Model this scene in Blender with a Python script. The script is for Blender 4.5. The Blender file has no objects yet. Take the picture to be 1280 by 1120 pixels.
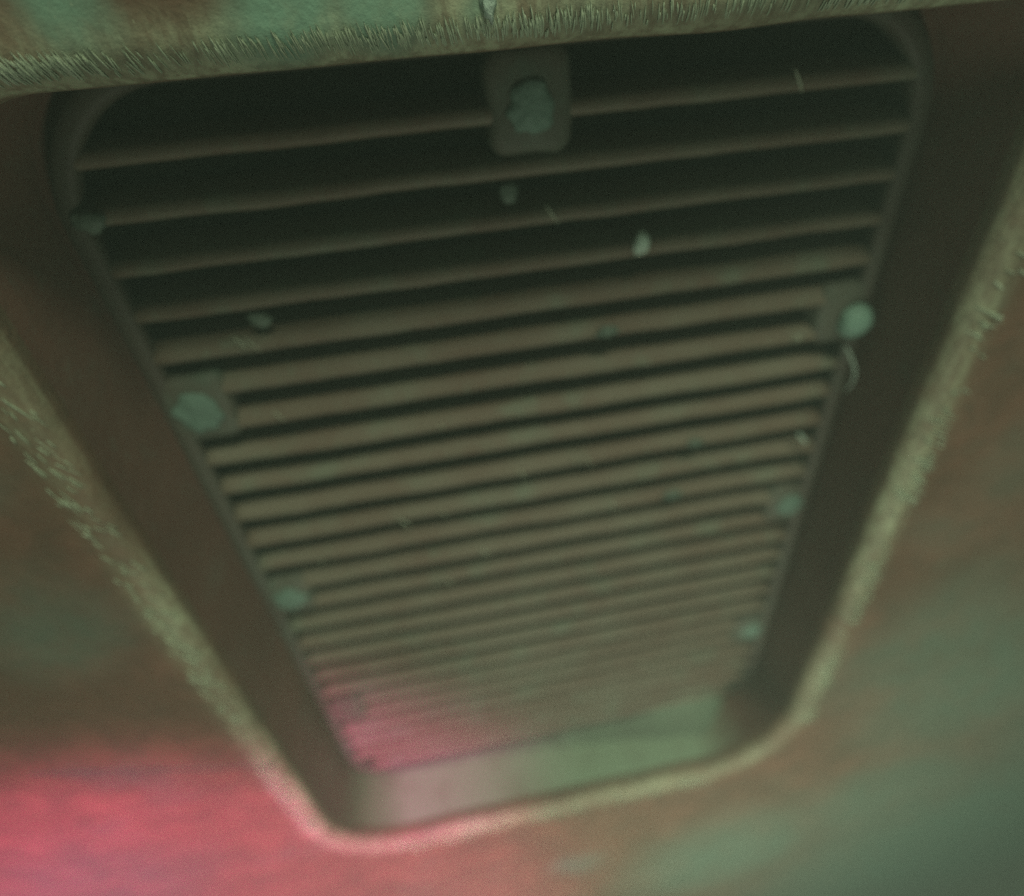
import bpy, bmesh, math, random
from mathutils import Vector, Matrix, noise

random.seed(7)
S = 0.1                     # metres per plan unit (half the grille's width)
H = 0.298                   # recess depth, panel face above grille face (plan units)
PITCH = 0.108               # slat pitch
BOT = 2.778                 # bottom edge of the grille

def P(u, v, w):             # plan (u right, v towards the far end, w up) -> world
    return Vector((S * u, -S * v, S * w))

# ------------------------------------------------------------------ camera
scene = bpy.context.scene
cam_d = bpy.data.cameras.new('camera')
cam = bpy.data.objects.new('camera', cam_d)
scene.collection.objects.link(cam)
R = Matrix(((0.9823876905, 0.1615334462, -0.0939221552),
            (-0.0760082825, 0.8046469441, 0.5888684372),
            (0.1706961232, -0.5713582424, 0.8027531329)))
M = R.to_4x4()
M.translation = Vector((-0.02533735, 0.00212844, 0.13611819))
cam.matrix_world = M
cam_d.sensor_width = 36
cam_d.lens = 19.5787
cam_d.clip_start = 0.005
cam_d.clip_end = 50
cam_d.dof.use_dof = True
cam_d.dof.focus_distance = 0.086
cam_d.dof.aperture_fstop = 6.0
scene.camera = cam

# ------------------------------------------------------------------ light
world = bpy.data.worlds.new('World')
scene.world = world
world.use_nodes = True
bg = world.node_tree.nodes['Background']
bg.inputs['Color'].default_value = (0.30, 1.0, 0.66, 1)
bg.inputs['Strength'].default_value = 0.025

def area(name, loc, target, size, power, col, spread=180):
    d = bpy.data.lights.new(name, 'AREA')
    d.shape = 'DISK'; d.size = size; d.energy = power; d.color = col; d.spread = math.radians(spread)
    o = bpy.data.objects.new(name, d)
    o.location = loc
    o.rotation_euler = (Vector(target) - Vector(loc)).to_track_quat('-Z', 'Y').to_euler()
    scene.collection.objects.link(o)
    return o

area('key_lamp', (0.16, 1.00, 0.52), (0, -0.12, 0), 0.40, 12.5, (0.94, 1.0, 0.74))
area('added_far_light', (0.03, -0.38, 0.38), (0.04, -0.34, 0), 0.22, 0.62, (0.97, 1.0, 0.79), 104)  # added light, no known source: brightens the far end, leaves the near end dark
sp = bpy.data.lights.new('red_lamp', 'SPOT')
sp.energy = 26; sp.color = (1.0, 0.15, 0.50)
sp.spot_size = math.radians(50); sp.spot_blend = 0.5; sp.shadow_soft_size = 0.02
spo = bpy.data.objects.new('red_lamp', sp)
spo.location = P(-2.2, 1.2, 4.4)
spo.rotation_euler = (P(-2.0, 3.45, H) - spo.location).to_track_quat('-Z', 'Y').to_euler()
scene.collection.objects.link(spo)

vs = scene.view_settings
vs.view_transform = 'Standard'; vs.look = 'None'; vs.exposure = 0; vs.gamma = 1
vs.use_curve_mapping = False
scene.cycles.use_denoising = False

# ------------------------------------------------------------------ materials
class NT:
    def __init__(self, name):
        self.m = bpy.data.materials.new(name); self.m.use_nodes = True
        self.t = self.m.node_tree
        self.b = self.t.nodes['Principled BSDF']
        self.co = self.n('ShaderNodeTexCoord').outputs['Object']
    def n(self, kind, **kw):
        x = self.t.nodes.new(kind)
        for k, v in kw.items(): setattr(x, k, v)
        return x
    def l(self, a, b): self.t.links.new(a, b)
    def put(self, sock, v):
        if hasattr(v, 'is_linked') or isinstance(v, bpy.types.NodeSocket): self.l(v, sock)
        else: sock.default_value = v
    def noise(self, scale, detail=4, rough=0.6, vec=None, dist=0.0):
        x = self.n('ShaderNodeTexNoise')
        x.inputs['Scale'].default_value = scale; x.inputs['Detail'].default_value = detail
        x.inputs['Roughness'].default_value = rough; x.inputs['Distortion'].default_value = dist
        self.l(vec if vec is not None else self.co, x.inputs['Vector'])
        return x.outputs['Fac']
    def mapr(self, v, a, b, c=0.0, d=1.0, smooth=True):
        x = self.n('ShaderNodeMapRange')
        x.interpolation_type = 'SMOOTHSTEP' if smooth else 'LINEAR'
        self.put(x.inputs['Value'], v)
        for k, q in zip(('From Min', 'From Max', 'To Min', 'To Max'), (a, b, c, d)): x.inputs[k].default_value = q
        return x.outputs['Result']
    def math(self, op, a, b=0.0, clamp=False):
        x = self.n('ShaderNodeMath', operation=op, use_clamp=clamp)
        self.put(x.inputs[0], a); self.put(x.inputs[1], b)
        return x.outputs[0]
    def mix(self, f, a, b):
        x = self.n('ShaderNodeMix', data_type='RGBA')
        self.put(x.inputs[0], f); self.put(x.inputs[6], a); self.put(x.inputs[7], b)
        return x.outputs[2]
    def stretch(self, sx, sy, sz, rot=0.0):
        x = self.n('ShaderNodeMapping')
        x.inputs['Scale'].default_value = (sx, sy, sz); x.inputs['Rotation'].default_value = (0, 0, rot)
        self.l(self.co, x.inputs['Vector']); return x.outputs[0]
    def blob(self, u, v, r, soft=1.0):
        # a stain centred on plan position (u, v) on the panel, ragged by noise
        x = self.n('ShaderNodeVectorMath', operation='DISTANCE')
        self.l(self.warp, x.inputs[0]); x.inputs[1].default_value = P(u, v, H)
        return self.mapr(x.outputs['Value'], r * S * 1.25, r * S * 0.25)
    def bump(self, h, strength, dist):
        x = self.n('ShaderNodeBump'); x.inputs['Strength'].default_value = strength
        x.inputs['Distance'].default_value = dist
        self.l(h, x.inputs['Height']); self.l(x.outputs[0], self.b.inputs['Normal'])

BROWN = (0.118, 0.067, 0.041, 1)
BROWN2 = (0.168, 0.088, 0.057, 1)
TEAL = (0.095, 0.170, 0.125, 1)
PALE = (0.41, 0.46, 0.30, 1)

def mat_panel():
    k = NT('aged_brown_panel')
    # warped coordinates for ragged stains
    nz = k.n('ShaderNodeTexNoise'); nz.inputs['Scale'].default_value = 26; nz.inputs['Detail'].default_value = 5
    k.l(k.co, nz.inputs['Vector'])
    sub = k.n('ShaderNodeVectorMath', operation='SUBTRACT'); k.l(nz.outputs['Color'], sub.inputs[0]); sub.inputs[1].default_value = (.5, .5, .5)
    sc = k.n('ShaderNodeVectorMath', operation='SCALE'); k.l(sub.outputs[0], sc.inputs[0]); sc.inputs['Scale'].default_value = 0.028
    ad = k.n('ShaderNodeVectorMath', operation='ADD'); k.l(k.co, ad.inputs[0]); k.l(sc.outputs[0], ad.inputs[1])
    k.warp = ad.outputs[0]
    base = k.mix(k.mapr(k.noise(34, 5, .62), .35, .68), BROWN, BROWN2)
    base = k.mix(k.mapr(k.noise(95, 5, .7, None, .6), .40, .70, 0, .6), base, (0.085, 0.060, 0.038, 1))
    stains = None
    for (u, v, r, a) in ((-0.715, -0.10, .075, 1.0), (-0.43, -0.10, .10, 1.0), (-0.27, -0.11, .10, 1.0), (0.05, -0.13, .10, .4), (0.42, -0.10, .10, .45),
                         (-1.36, 1.10, .24, .5), (-1.30, 0.62, .12, .25), (1.55, 2.10, .55, .6), (2.0, 2.5, .8, .7), (2.9, 4.9, 2.0, .95),
                         (0.95, 4.0, .75, .75), (1.9, 3.7, .8, .7), (0.03, 3.55, .2, .5), (1.25, 1.35, .16, .25), (1.45, 1.1, .25, .25), (3.2, 3.0, 1.2, .8), (-1.95, 2.6, .5, .3)):
        b = k.math('MULTIPLY', k.blob(u, v, r), a)
        stains = b if stains is None else k.math('MAXIMUM', stains, b)
    general = k.mapr(k.noise(16, 6, .65), .50, .80, 0, .4)
    stains = k.math('MAXIMUM', stains, general)
    stains = k.math('MULTIPLY', stains, k.mapr(k.noise(120, 4, .7), .25, .62, .6, 1.0))
    col = k.mix(stains, base, TEAL)
    # dust rubbed into the rounded edge of the recess
    at = k.n('ShaderNodeAttribute', attribute_name='edge_dust')
    fine = k.noise(420, 3, .7, k.stretch(1, .35, 1, .5))
    d = k.math('MULTIPLY', at.outputs['Fac'], k.mapr(fine, .36, .66, .40, 1.0))
    d = k.math('MULTIPLY', d, k.mapr(k.noise(55, 4, .6), .3, .65, .55, 1.0))
    col = k.mix(d, col, PALE)
    bloom = None
    for (u, v, r) in ((-0.715, -0.085, .085), (-0.43, -0.085, .105), (-0.29, -0.09, .10), (-0.10, -0.085, .05), (0.32, -0.085, .07)):
        b = k.blob(u, v, r)
        bloom = b if bloom is None else k.math('MAXIMUM', bloom, b)
    col = k.mix(k.math('MULTIPLY', bloom, k.mapr(k.noise(200, 4, .7), .25, .6, .5, .95)), col, (0.18, 0.32, 0.23, 1))
    sp_ = k.mapr(k.noise(900, 2, .6), .70, .78)
    col = k.mix(k.math('MULTIPLY', sp_, .35), col, PALE)
    k.l(col, k.b.inputs['Base Color'])
    k.b.inputs['Roughness'].default_value = 0.62
    k.b.inputs['Specular IOR Level'].default_value = 0.3
    k.bump(k.math('ADD', k.noise(260, 5, .7), k.math('MULTIPLY', k.noise(40, 3, .5), 1.5)), .35, .0012)
    return k.m

def mat_plastic(name, c1, c2, dusty, dustcol, bump=.3, settle=None):
    k = NT(name)
    oi = k.n('ShaderNodeObjectInfo').outputs['Random']
    base = k.mix(k.mapr(k.noise(30, 5, .65), .3, .7), c1, c2)
    base = k.mix(k.math('MULTIPLY', k.mapr(k.noise(70, 4, .6), .5, .75), dusty), base, dustcol)
    base = k.mix(k.math('MULTIPLY', k.mapr(k.noise(500, 3, .7, k.stretch(1, .4, 1, .7)), .55, .78), .45), base, dustcol)
    base = k.mix(k.math('MULTIPLY', oi, .18), base, c1)
    if settle:      # dust that has settled where the mesh says so
        at = k.n('ShaderNodeAttribute', attribute_name='edge_dust')
        q = k.math('MULTIPLY', at.outputs['Fac'], k.mapr(k.noise(60, 5, .65), .25, .55, .65, 1.0))
        base = k.mix(q, base, settle)
    k.l(base, k.b.inputs['Base Color'])
    k.b.inputs['Roughness'].default_value = 0.6
    k.b.inputs['Specular IOR Level'].default_value = 0.3
    k.bump(k.noise(300, 5, .7), bump, .001)
    return k.m

M_PANEL = mat_panel()
M_WALL = mat_plastic('recess_brown', (0.120, 0.066, 0.047, 1), (0.165, 0.086, 0.062, 1), .25, (0.12, 0.17, 0.13, 1), settle=(0.27, 0.36, 0.25, 1))
M_GRILLE = mat_plastic('grille_grey_brown', (0.115, 0.080, 0.054, 1), (0.14, 0.125, 0.088, 1), .6, (0.13, 0.18, 0.125, 1))
M_FRAME = mat_plastic('frame_shaded_brown', (0.052, 0.040, 0.029, 1), (0.065, 0.060, 0.044, 1), .5, (0.065, 0.095, 0.07, 1))  # grille brown darkened: the frame's shade is put into its colour
M_BACK = mat_plastic('backing_dark', (0.035, 0.033, 0.028, 1), (0.05, 0.05, 0.042, 1), .2, (0.06, 0.08, 0.065, 1))  # near-black tone for the plate behind the slats
M_TAB = mat_plastic('dusty_tab', (0.075, 0.062, 0.045, 1), (0.085, 0.095, 0.07, 1), .8, (0.08, 0.135, 0.098, 1))
M_SCREW = mat_plastic('verdigris_screw', (0.085, 0.135, 0.105, 1), (0.12, 0.20, 0.155, 1), .5, (0.17, 0.26, 0.21, 1), .6)
M_BOLT = mat_plastic('pale_verdigris', (0.13, 0.23, 0.18, 1), (0.18, 0.31, 0.24, 1), .5, (0.24, 0.36, 0.29, 1), .6)
M_DIM = mat_plastic('dull_dust', (0.075, 0.105, 0.08, 1), (0.10, 0.14, 0.105, 1), .5, (0.13, 0.18, 0.14, 1), .6)
M_DUST = mat_plastic('pale_dust', (0.30, 0.42, 0.34, 1), (0.42, 0.52, 0.43, 1), .4, (0.5, 0.58, 0.5, 1), .8)
M_FUZZ = mat_plastic('lint_fibre', (0.34, 0.41, 0.28, 1), (0.50, 0.58, 0.42, 1), .4, (0.52, 0.58, 0.46, 1), 0)

# ------------------------------------------------------------------ helpers
def mesh_obj(name, verts, faces, mat, parent=None, smooth=True):
    me = bpy.data.meshes.new(name)
    me.from_pydata([tuple(v) for v in verts], [], faces)
    me.materials.append(mat)
    if smooth: me.polygons.foreach_set('use_smooth', [True] * len(me.polygons))
    me.update()
    o = bpy.data.objects.new(name, me)
    scene.collection.objects.link(o)
    if parent is not None: o.parent = parent
    return o

def empty(name, label, cat):
    o = bpy.data.objects.new(name, None)
    o.empty_display_size = 0.01
    scene.collection.objects.link(o)
    o['label'] = label; o['category'] = cat
    return o

def rrect(u0, u1, v0, v1, r, nc=28, ns=60):
    """rounded rectangle loop (plan); r = (tl, tr, br, bl)"""
    pts = []
    cs = [(u0, v0, r[0], 1, 1, math.pi), (u1, v0, r[1], -1, 1, 1.5 * math.pi), (u1, v1, r[2], -1, -1, 0), (u0, v1, r[3], 1, -1, .5 * math.pi)]
    arcs = []
    for (cu, cv, rr, sx, sy, a0) in cs:
        arcs.append([(cu + sx * rr + rr * math.cos(a0 + .5 * math.pi * i / nc), cv + sy * rr + rr * math.sin(a0 + .5 * math.pi * i / nc)) for i in range(nc + 1)])
    for i in range(4):
        pts += arcs[i]
        a, b = arcs[i][-1], arcs[(i + 1) % 4][0]
        for j in range(1, ns):
            t = j / ns
            pts.append((a[0] + (b[0] - a[0]) * t, a[1] + (b[1] - a[1]) * t))
    return pts

def loft(loops, close_last=False):
    n = len(loops[0]); verts = [p for lp in loops for p in lp]; faces = []
    for k in range(len(loops) - 1):
        for i in range(n):
            j = (i + 1) % n
            faces.append((k * n + i, k * n + j, (k + 1) * n + j, (k + 1) * n + i))
    return verts, faces

# ------------------------------------------------------------------ panel with its recess
RIM = (-1.045, 1.0, -0.010, 2.80)       # u0, u1, v0, v1 of the wall line at the top
RR = (.24, .12, .40, .30)
FIL = 0.055                             # rounding of the rim
WALL = (-1.014, 1.013, -0.075, 2.795)
WR = (.28, .27, .30, .22)

def off(rect, rad, d):
    return rrect(rect[0] - d, rect[1] + d, rect[2] - d, rect[3] + d, tuple(r + d for r in rad))

def wob(u, v, amp):
    return amp * (noise.noise(Vector((u * 1.7, v * 1.7, 3.1))) + .5 * noise.noise(Vector((u * 5, v * 5, 9.0))))

panel = empty('housing_panel', 'brown moulded panel with green grey stains around the recessed grille', 'panel')
loops = []; dust = []
prof = [(0, -.02)] + [(FIL * (1 - math.cos(a)), FIL * math.sin(a)) for a in [math.radians(x) for x in range(0, 91, 10)]]
for (d, zz) in prof:
    loops.append([P(u + wob(v, u, .006), v + wob(u, v, .006), H - FIL + zz + wob(u, v, .006)) for (u, v) in off(RIM, RR, d)])
    dust.append(1.0 if zz > .012 else .25)
for d in (.075, .1, .13, .17, .23, .32, .45, .65, .9, 1.3, 1.8, 2.5, 3.5, 5.0, 7.0, 10.0):
    loops.append([P(u, v, H + wob(u, v, .006) - .0 * d) for (u, v) in off(RIM, RR, d)])
    dust.append(max(0.0, .7 - (d - .055) * 14))
v_, f_ = loft(loops)
face = mesh_obj('panel_face', v_, [tuple(reversed(f)) for f in f_], M_PANEL, panel)
at = face.data.attributes.new('edge_dust', 'FLOAT', 'POINT')
n = len(loops[0])
vals = []
for k, dv in enumerate(dust):
    for i in range(n):
        u, v = loops[k][i].x / S, -loops[k][i].y / S
        q = dv * (0.55 + .9 * noise.noise(Vector((u * 3.1, v * 3.1, 5.5))) * .6 + .15)
        if v < 0.1: q *= 1.9
        vals.append(max(0, min(1, q * .88)))
at.data.foreach_set('value', vals)

lw = []
for i in range(9):
    t = i / 8
    a = off(RIM, RR, 0); b = rrect(*WALL, WR)
    z0 = H - FIL - .019
    lw.append([P(p[0] + (q[0] - p[0]) * t + (1 - t) * wob(p[1], p[0], .006), p[1] + (q[1] - p[1]) * t + (1 - t) * wob(p[0], p[1], .006), z0 + (-.05 - z0) * t + (1 - t) * wob(*p, .006)) for p, q in zip(a, b)])
lw.append([P(u, v, -.062) for (u, v) in off(WALL, WR, -.012)])
lw.append([P(u, v, -.062) for (u, v) in off(WALL, WR, -.03)])
v_, f_ = loft(lw)
wall = mesh_obj('recess_wall', v_, f_, M_WALL, panel)
at = wall.data.attributes.new('edge_dust', 'FLOAT', 'POINT')
at.data.foreach_set('value', [max(0, min(1, (-p.y / S - 2.62) / .12)) * max(0, min(1, (p.x / S + 1.1) / .35)) * max(0, min(1, (.88 - p.x / S) / .25)) for p in v_])

# ------------------------------------------------------------------ grille
grille = empty('vent_grille', 'grey brown slatted vent grille with rounded corners set deep in the brown panel', 'grille')
GR = (-1.0, 1.0, -0.06, BOT); GRR = (.30, .28, .22, .20)
IN = .036
fl = []
fl.append([P(u, v, -.060) for (u, v) in off(GR, GRR, 0)])
for a in (0, 30, 60, 90):
    a = math.radians(a)
    fl.append([P(u, v, -.022 + .022 * math.sin(a) + wob(u * 2, v * 2, .003)) for (u, v) in off(GR, GRR, -.022 * (1 - math.cos(a)))])
for a in (0, 30, 60, 90):
    a = math.radians(a)
    fl.append([P(u, v, -.018 + .018 * math.cos(a) + wob(u * 2, v * 2, .003)) for (u, v) in off(GR, GRR, -IN - .018 * math.sin(a))])
fl.append([P(u, v, -.030) for (u, v) in off(GR, GRR, -IN - .018)])
fl.append([P(u, v, -.16) for (u, v) in off(GR, GRR, -.012)])
v_, f_ = loft(fl)
mesh_obj('frame', v_, f_, M_FRAME, grille)
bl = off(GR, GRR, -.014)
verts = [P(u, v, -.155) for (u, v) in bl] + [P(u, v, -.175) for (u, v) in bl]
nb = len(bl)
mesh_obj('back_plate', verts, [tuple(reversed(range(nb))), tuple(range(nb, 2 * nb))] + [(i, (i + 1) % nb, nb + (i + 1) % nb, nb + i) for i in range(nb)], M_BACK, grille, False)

# slat profile in (v, w): a leaning blade whose rounded crest is at its far, upper end
prof = [(-.046, -.150), (-.042, -.11), (-.037, -.072), (-.032, -.042), (-.025, -.022), (-.014, -.010), (.000, -.004), (.011, -.006), (.016, -.014), (.016, -.03), (.006, -.07), (-.006, -.12), (-.020, -.152)]
NSEG = 36
k = 1
slats = []
while True:
    v0 = k * PITCH + .002
    if v0 > BOT - IN - .03: break
    ph = random.uniform(0, 100)
    # the slat ends under the frame; near the rounded corners it is shorter
    def inset(v):
        r = .20
        dv = min(v - (GR[2] + IN), (BOT - IN) - v)
        return 0 if dv >= r else r - math.sqrt(max(0, r * r - (r - max(dv, 0)) ** 2))
    half = 1 - .03 - inset(v0)
    verts = []; faces = []
    m = len(prof)
    dv = random.uniform(-.003, .003); dw = random.uniform(-.003, .002); tl = random.uniform(-.004, .004)
    for s in range(NSEG + 1):
        t = s / NSEG; u = -half + 2 * half * t
        for (pv, pw) in prof:
            j = .0035 * noise.noise(Vector((u * 4, ph, pv * 20))) + .002 * noise.noise(Vector((u * 15, ph, pw * 20)))
            verts.append(P(u, v0 + pv + dv + tl * (t - .5) + j, pw + dw + j * .8))
    for s in range(NSEG):
        for i in range(m):
            a, b = s * m + i, s * m + (i + 1) % m
            faces.append((a, b, b + m, a + m))
    faces.append(tuple(range(m))[::-1]); faces.append(tuple(NSEG * m + i for i in range(m)))
    o = mesh_obj('slat', verts, faces, M_GRILLE, grille)
    slats.append(o)
    k += 1

# dust drifted into the far end, burying the frame's lower edge
M_DRIFT = mat_plastic('settled_green_dust', (0.12, 0.15, 0.105, 1), (0.15, 0.205, 0.14, 1), .5, (0.19, 0.27, 0.19, 1), .6)
verts = []; faces = []
NU, NV = 160, 10
for i in range(NU + 1):
    t = i / NU; u = -.86 + 1.72 * t
    env = t ** 1.3 * min(1, (1 - t) / .10) ** .5
    run = (.04 + .11 * t + .05 * noise.noise(Vector((u * 4, 0, 3)))) * env + .012
    top = (.05 + .12 * env + .02 * noise.noise(Vector((u * 6, 1, 3)))) * env
    cv = .30 - math.sqrt(max(0, .09 - max(0, u - .70) ** 2)) if u > .70 else 0   # follows the rounded corner
    for j in range(NV + 1):
        q = j / NV
        v = WALL[3] - cv - .003 - run * (1 - q)
        w = -.026 + (top + .026) * q ** 1.8 + .012 * noise.noise(Vector((u * 12, v * 12, 4)))
        verts.append(P(u, v, w))
for i in range(NU):
    for j in range(NV):
        a = i * (NV + 1) + j
        faces.append((a, a + NV + 1, a + NV + 2, a + 1))
o = mesh_obj('dust_drift', [v for v in verts], [tuple(reversed(f)) for f in faces], M_DRIFT)
o['kind'] = 'stuff'; o['label'] = 'green grey dust drifted against the far wall of the recess'; o['category'] = 'dust'

# fixing tabs and screws
def tab(u, v, su, sv, rs, sdu=0, sdv=0, patch=False, smat=None):
    """pad flush with the frame, carrying a domed screw"""
    lp = []
    r = .035
    for (d, w) in ((0, -.14), (0, -.016), (-.008, -.004), (-.022, .001)):
        lp.append([P(a + .006 * noise.noise(Vector((a * 14, b * 14, 1))), b + .006 * noise.noise(Vector((a * 14, b * 14, 7))), w) for (a, b) in rrect(u - su - d, u + su + d, v - sv - d, v + sv + d, (r,) * 4, 5, 6)])
    v_, f_ = loft(lp)
    nn = len(lp[0]); f_.append(tuple(range(3 * nn, 4 * nn)))
    t = mesh_obj('mounting_tab', v_, f_, M_TAB, grille)
    # domed, crusted screw head
    lp = []; cu, cv = u + sdu, v + sdv
    N = 28
    for (rr, w) in ((1.0, .004), (1.02, .012), (.97, .022), (.85, .032), (.66, .040), (.42, .0455), (.2, .048)):
        ring = []
        for i in range(N):
            a = 2 * math.pi * i / N
            q = rr * rs * (1 + (.30 if patch else .08) * noise.noise(Vector((math.cos(a) * 2 + u, math.sin(a) * 2 + v, rr))))
            ring.append(P(cu + q * math.cos(a), cv + q * math.sin(a), w * (.32 if patch else (rs / .05) ** .5) + .004 * noise.noise(Vector((math.cos(a) * rr * 3, math.sin(a) * rr * 3, v * 9)))))
        lp.append(ring)
    v_, f_ = loft(lp); f_.append(tuple(range(6 * N, 7 * N)))
    mesh_obj('screw_head', v_, f_, smat or M_SCREW, t)
    return t

tab(0.015, 0.085, .092, .100, .050, .0, .01, True)
tab(0.910, 0.695, .075, .090, .050, .035, .02, False, M_BOLT)
tab(-0.905, 0.695, .085, .095, .056, .0, .0, True)
tab(0.900, 1.440, .070, .085, .050, .015, .0, True)
tab(-0.900, 1.455, .070, .085, .050, .0, .0, True)
tab(0.900, 2.200, .070, .085, .046, .01, .0, True)
tab(-0.890, 2.200, .070, .085, .040, .0, .0, True, M_TAB)

# ------------------------------------------------------------------ dust clumps and threads
def clump(u, v, w, r, label, sq=(1, 1, .7), mat=None):
    bm = bmesh.new()
    bmesh.ops.create_icosphere(bm, subdivisions=3, radius=1)
    for x in bm.verts:
        d = x.co.normalized()
        q = 1 + .45 * noise.noise(d * 1.6 + Vector((u * 9, v * 9, 0))) + .25 * noise.noise(d * 4 + Vector((v * 7, 0, u * 5)))
        x.co = Vector((d.x * sq[0], d.y * sq[1], d.z * sq[2])) * (q * r * S)
    me = bpy.data.meshes.new('dust_clump'); bm.to_mesh(me); bm.free()
    me.materials.append(mat or M_DUST)
    me.polygons.foreach_set('use_smooth', [True] * len(me.polygons))
    o = bpy.data.objects.new('dust_clump', me); o.location = P(u, v, w)
    scene.collection.objects.link(o)
    o['label'] = label; o['category'] = 'dust'; o['group'] = 'dust clumps on the grille and panel'
    return o

clump(0.278, 0.412, .006, .024, 'bright pale green dust clump alone on an upper slat right of centre', (.8, 1.2, .7))
clump(0.200, 0.640, .000, .020, 'small flat dust clump on a slat left of the upper right screw', (1.5, .8, .5), M_DIM)
clump(-0.935, 0.215, .006, .028, 'dull green dust smear on the upper left corner of the grille frame', (1.2, .8, .35), M_DIM)
clump(-0.045, 0.262, -.012, .018, 'dim brownish dust clump just below the top centre screw', (1.1, 1.2, .5), M_DIM)
clump(0.447, 1.290, -.002, .022, 'faint teal dust clump on a slat left of the middle right screw', (1.5, .7, .4), M_DIM)
clump(0.505, 1.080, -.002, .018, 'tiny green dust clump on a slat between the two upper right screws', (1.5, .7, .4), M_DIM)
clump(-0.680, 0.480, -.010, .020, 'dim teal dust clump in a gap right of the upper left screw', (1.2, .9, .5), M_DIM)
clump(-0.102, -0.075, H + .004, .018, 'pale yellow green crumb on the panel above the top screw', (.7, 1.5, .5))

def thread(name, pts, r, mat=M_DUST):
    verts = []; faces = []
    n = len(pts)
    for i, p in enumerate(pts):
        a = pts[max(0, i - 1)]; b = pts[min(n - 1, i + 1)]
        t = (b - a).normalized(); s = t.cross(Vector((0, 0, 1))).normalized(); q = s.cross(t)
        rr = r * S * (1 - .6 * abs(2 * i / (n - 1) - 1) ** 3)
        for k in range(5):
            an = 2 * math.pi * k / 5
            verts.append(p + (s * math.cos(an) + q * math.sin(an)) * rr)
    for i in range(n - 1):
        for k in range(5):
            k2 = (k + 1) % 5
            faces.append((i * 5 + k, i * 5 + k2, i * 5 + 5 + k2, i * 5 + 5 + k))
    return mesh_obj(name, verts, faces, mat)

cur = [P(0.935 + .055 * math.sin(t * 1.9), 0.79 + .17 * t, .012 + .02 * math.sin(t * 3.1)) for t in [i / 12 for i in range(13)]]
o = thread('lint_thread', cur, .0042)
o['label'] = 'thin pale curled lint thread below the upper right screw'; o['category'] = 'lint'
cur = [P(0.86 + .045 * t, 1.10 + .05 * t, .01) for t in [i / 6 for i in range(7)]]
o = thread('lint_thread', cur, .006)
o['label'] = 'short pale straight lint thread lying between the right screws'; o['category'] = 'lint'

sc_v = []; sc_f = []
for i in range(25):
    t = i / 24; u = -1.72 + .66 * t; v = 1.69 + .255 * t + .012 * noise.noise(Vector((t * 5, 0, 0)))
    wd = (.004 + .012 * math.sin(math.pi * t) ** .6) * (1 + .5 * noise.noise(Vector((t * 9, 2, 0))))
    for q, z in ((-1, -.004), (0, .004), (1, -.004)):
        sc_v.append(P(u - .36 * wd * q, v + .93 * wd * q, H + wob(u, v, .006) + z))
for i in range(24):
    for q in (0, 1):
        a = i * 3 + q; sc_f.append((a + 1, a, a + 3, a + 4))
mesh_obj('scuff_mark', sc_v, sc_f, M_TAB, panel)

# ------------------------------------------------------------------ lint fuzz caught along the rim, specks on the slats
def sdf(u, v):
    """signed distance outside the rim's wall line (rounded rectangle), plan units"""
    best = None
    cu, cv = (RIM[0] + RIM[1]) / 2, (RIM[2] + RIM[3]) / 2
    hu, hv = (RIM[1] - RIM[0]) / 2, (RIM[3] - RIM[2]) / 2
    r = RR[0] if (u < cu and v < cv) else RR[1] if v < cv else RR[2] if u > cu else RR[3]
    x, y = abs(u - cu) - hu + r, abs(v - cv) - hv + r
    return min(max(x, y), 0) + math.hypot(max(x, 0), max(y, 0)) - r

def surf(u, v):
    d = sdf(u, v)
    if d >= FIL: z = H
    elif d >= 0: z = H - FIL + math.sqrt(max(0, FIL ** 2 - (FIL - d) ** 2))
    else: z = H - FIL + d * 5
    return z + wob(u, v, .006)

class Fibres:
    def __init__(self): self.v = []; self.f = []
    def add(self, pts, r):
        b = len(self.v); n = len(pts)
        for i, p in enumerate(pts):
            t = (pts[min(n - 1, i + 1)] - pts[max(0, i - 1)])
            if t.length < 1e-9: t = Vector((1, 0, 0))
            t.normalize(); s = t.cross(Vector((0.1, 0.2, 1))).normalized(); q = s.cross(t)
            rr = r * S * (1 if 0 < i < n - 1 else .3)
            for k in range(3):
                an = 2 * math.pi * k / 3
                self.v.append(p + (s * math.cos(an) + q * math.sin(an)) * rr)
        for i in range(n - 1):
            for k in range(3):
                k2 = (k + 1) % 3
                self.f.append((b + i * 3 + k, b + i * 3 + k2, b + i * 3 + 3 + k2, b + i * 3 + 3 + k))
    def build(self, name, label, cat, mat):
        o = mesh_obj(name, self.v, self.f, mat)
        o['label'] = label; o['category'] = cat; o['kind'] = 'stuff'
        return o

def fuzz(F, count, pick, direc, length, width, lift=.002):
    for _ in range(count):
        u, v = pick()
        if noise.noise(Vector((u * 6, v * 6, 2))) + .35 < random.uniform(-.3, .8): continue
        du, dv = direc(u, v)
        a = random.gauss(0, .10); du, dv = du * math.cos(a) - dv * math.sin(a), du * math.sin(a) + dv * math.cos(a)
        L = length * random.uniform(.4, 1.5)
        if min(sdf(u + du * L * .5, v + dv * L * .5), sdf(u - du * L * .5, v - dv * L * .5)) < .010: continue
        pts = []; lf = lift * (.6 + random.random())
        for i in range(5):
            t = i / 4 - .5
            uu, vv = u + du * L * t, v + dv * L * t
            pts.append(P(uu, vv, surf(uu, vv) + lf))
        F.add(pts, width * random.uniform(.5, 1.2))

F = Fibres()
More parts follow.
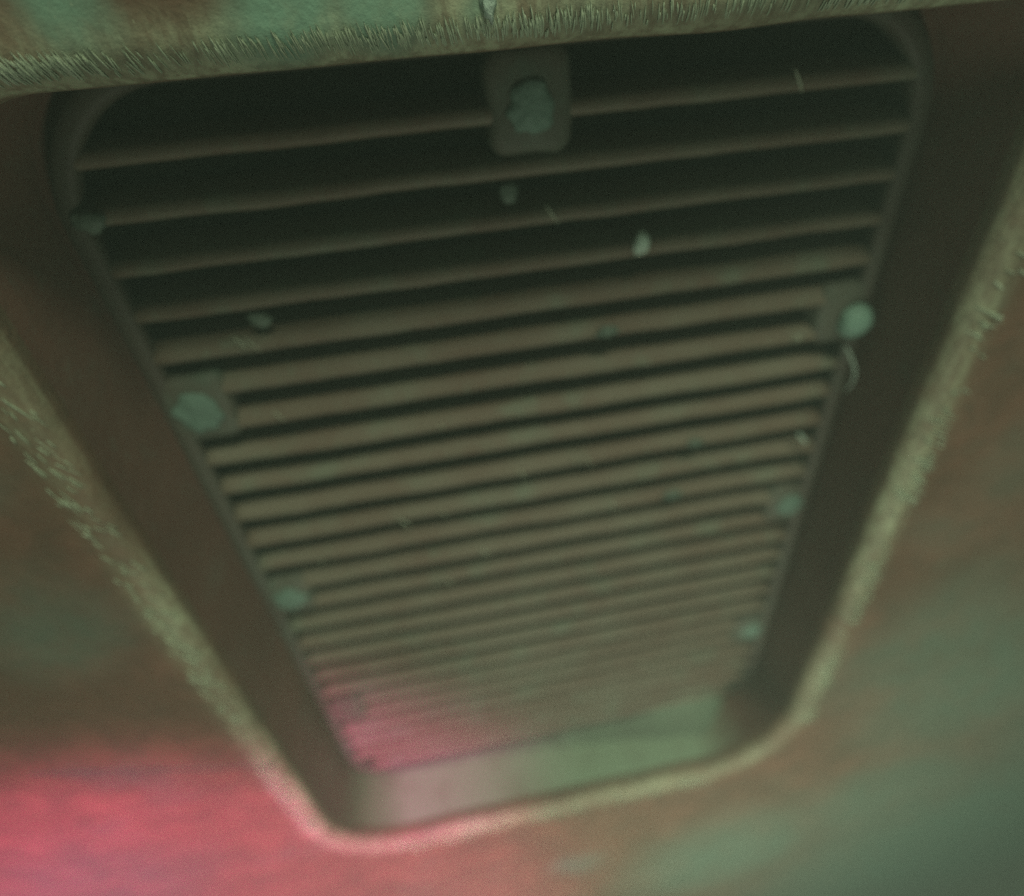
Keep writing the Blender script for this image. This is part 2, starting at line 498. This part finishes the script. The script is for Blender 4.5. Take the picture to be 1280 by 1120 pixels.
# near edge: fibres hang over the rim
fuzz(F, 3000, lambda: (random.uniform(-.98, .85), RIM[2] - random.uniform(.004, .040)), lambda u, v: (.42 - .40 * (u + .9) * .6, .95), .020, .0016)
F.build('rim_lint', 'pale green lint fuzz hanging over the near top edge of the recess', 'lint', M_FUZZ)
F = Fibres()
fuzz(F, 520, lambda: (RIM[0] - random.uniform(.008, .075), random.uniform(.15, 2.6)), lambda u, v: (.30, .95), .04, .0024)
F.build('rim_lint', 'pale green lint fuzz along the left edge of the recess', 'lint', M_FUZZ)
F = Fibres()
fuzz(F, 380, lambda: (RIM[1] + random.uniform(.032, .09), random.uniform(.45, 2.5)), lambda u, v: (.9, .45), .036, .0024)
F.build('rim_lint', 'pale green lint fuzz along the right edge of the recess', 'lint', M_FUZZ)
F = Fibres()
fuzz(F, 350, lambda: (random.uniform(-.8, .7), RIM[3] + random.uniform(.02, .10)), lambda u, v: (.55, .85), .06, .002)
F.build('rim_lint', 'pinkish lit lint fuzz along the far bottom edge of the recess', 'lint', M_FUZZ)
F = Fibres()
for _ in range(30):
    kk = random.randint(1, len(slats)); u = random.uniform(-.85, .85); v = kk * PITCH + random.uniform(-.02, .008)
    L = random.uniform(.015, .05)
    F.add([P(u + L * (t - .5) * .6, v + L * (t - .5), .003 + .004 * math.sin(3 * t)) for t in (0, .33, .66, 1)], random.uniform(.0015, .003))
F.build('slat_specks', 'tiny pale lint specks scattered over the grille slats', 'lint', M_FUZZ)

# ------------------------------------------------------------------ murky air
hz = NT('murky_air')
hz.t.nodes.remove(hz.b)
vol = hz.n('ShaderNodeVolumePrincipled')
vol.inputs['Color'].default_value = (0.70, 0.92, 0.80, 1)
vol.inputs['Density'].default_value = 0.55
out = [x for x in hz.t.nodes if x.type == 'OUTPUT_MATERIAL'][0]
hz.l(vol.outputs[0], out.inputs['Volume'])
bm = bmesh.new(); bmesh.ops.create_cube(bm, size=1.0)
me = bpy.data.meshes.new('haze'); bm.to_mesh(me); bm.free(); me.materials.append(hz.m)
hb = bpy.data.objects.new('haze', me); scene.collection.objects.link(hb)
hb.scale = (2.6, 2.8, 0.25); hb.location = (0, -0.14, 0.075)
hb['kind'] = 'stuff'; hb['label'] = 'thin murky air over the panel and grille'; hb['category'] = 'haze'
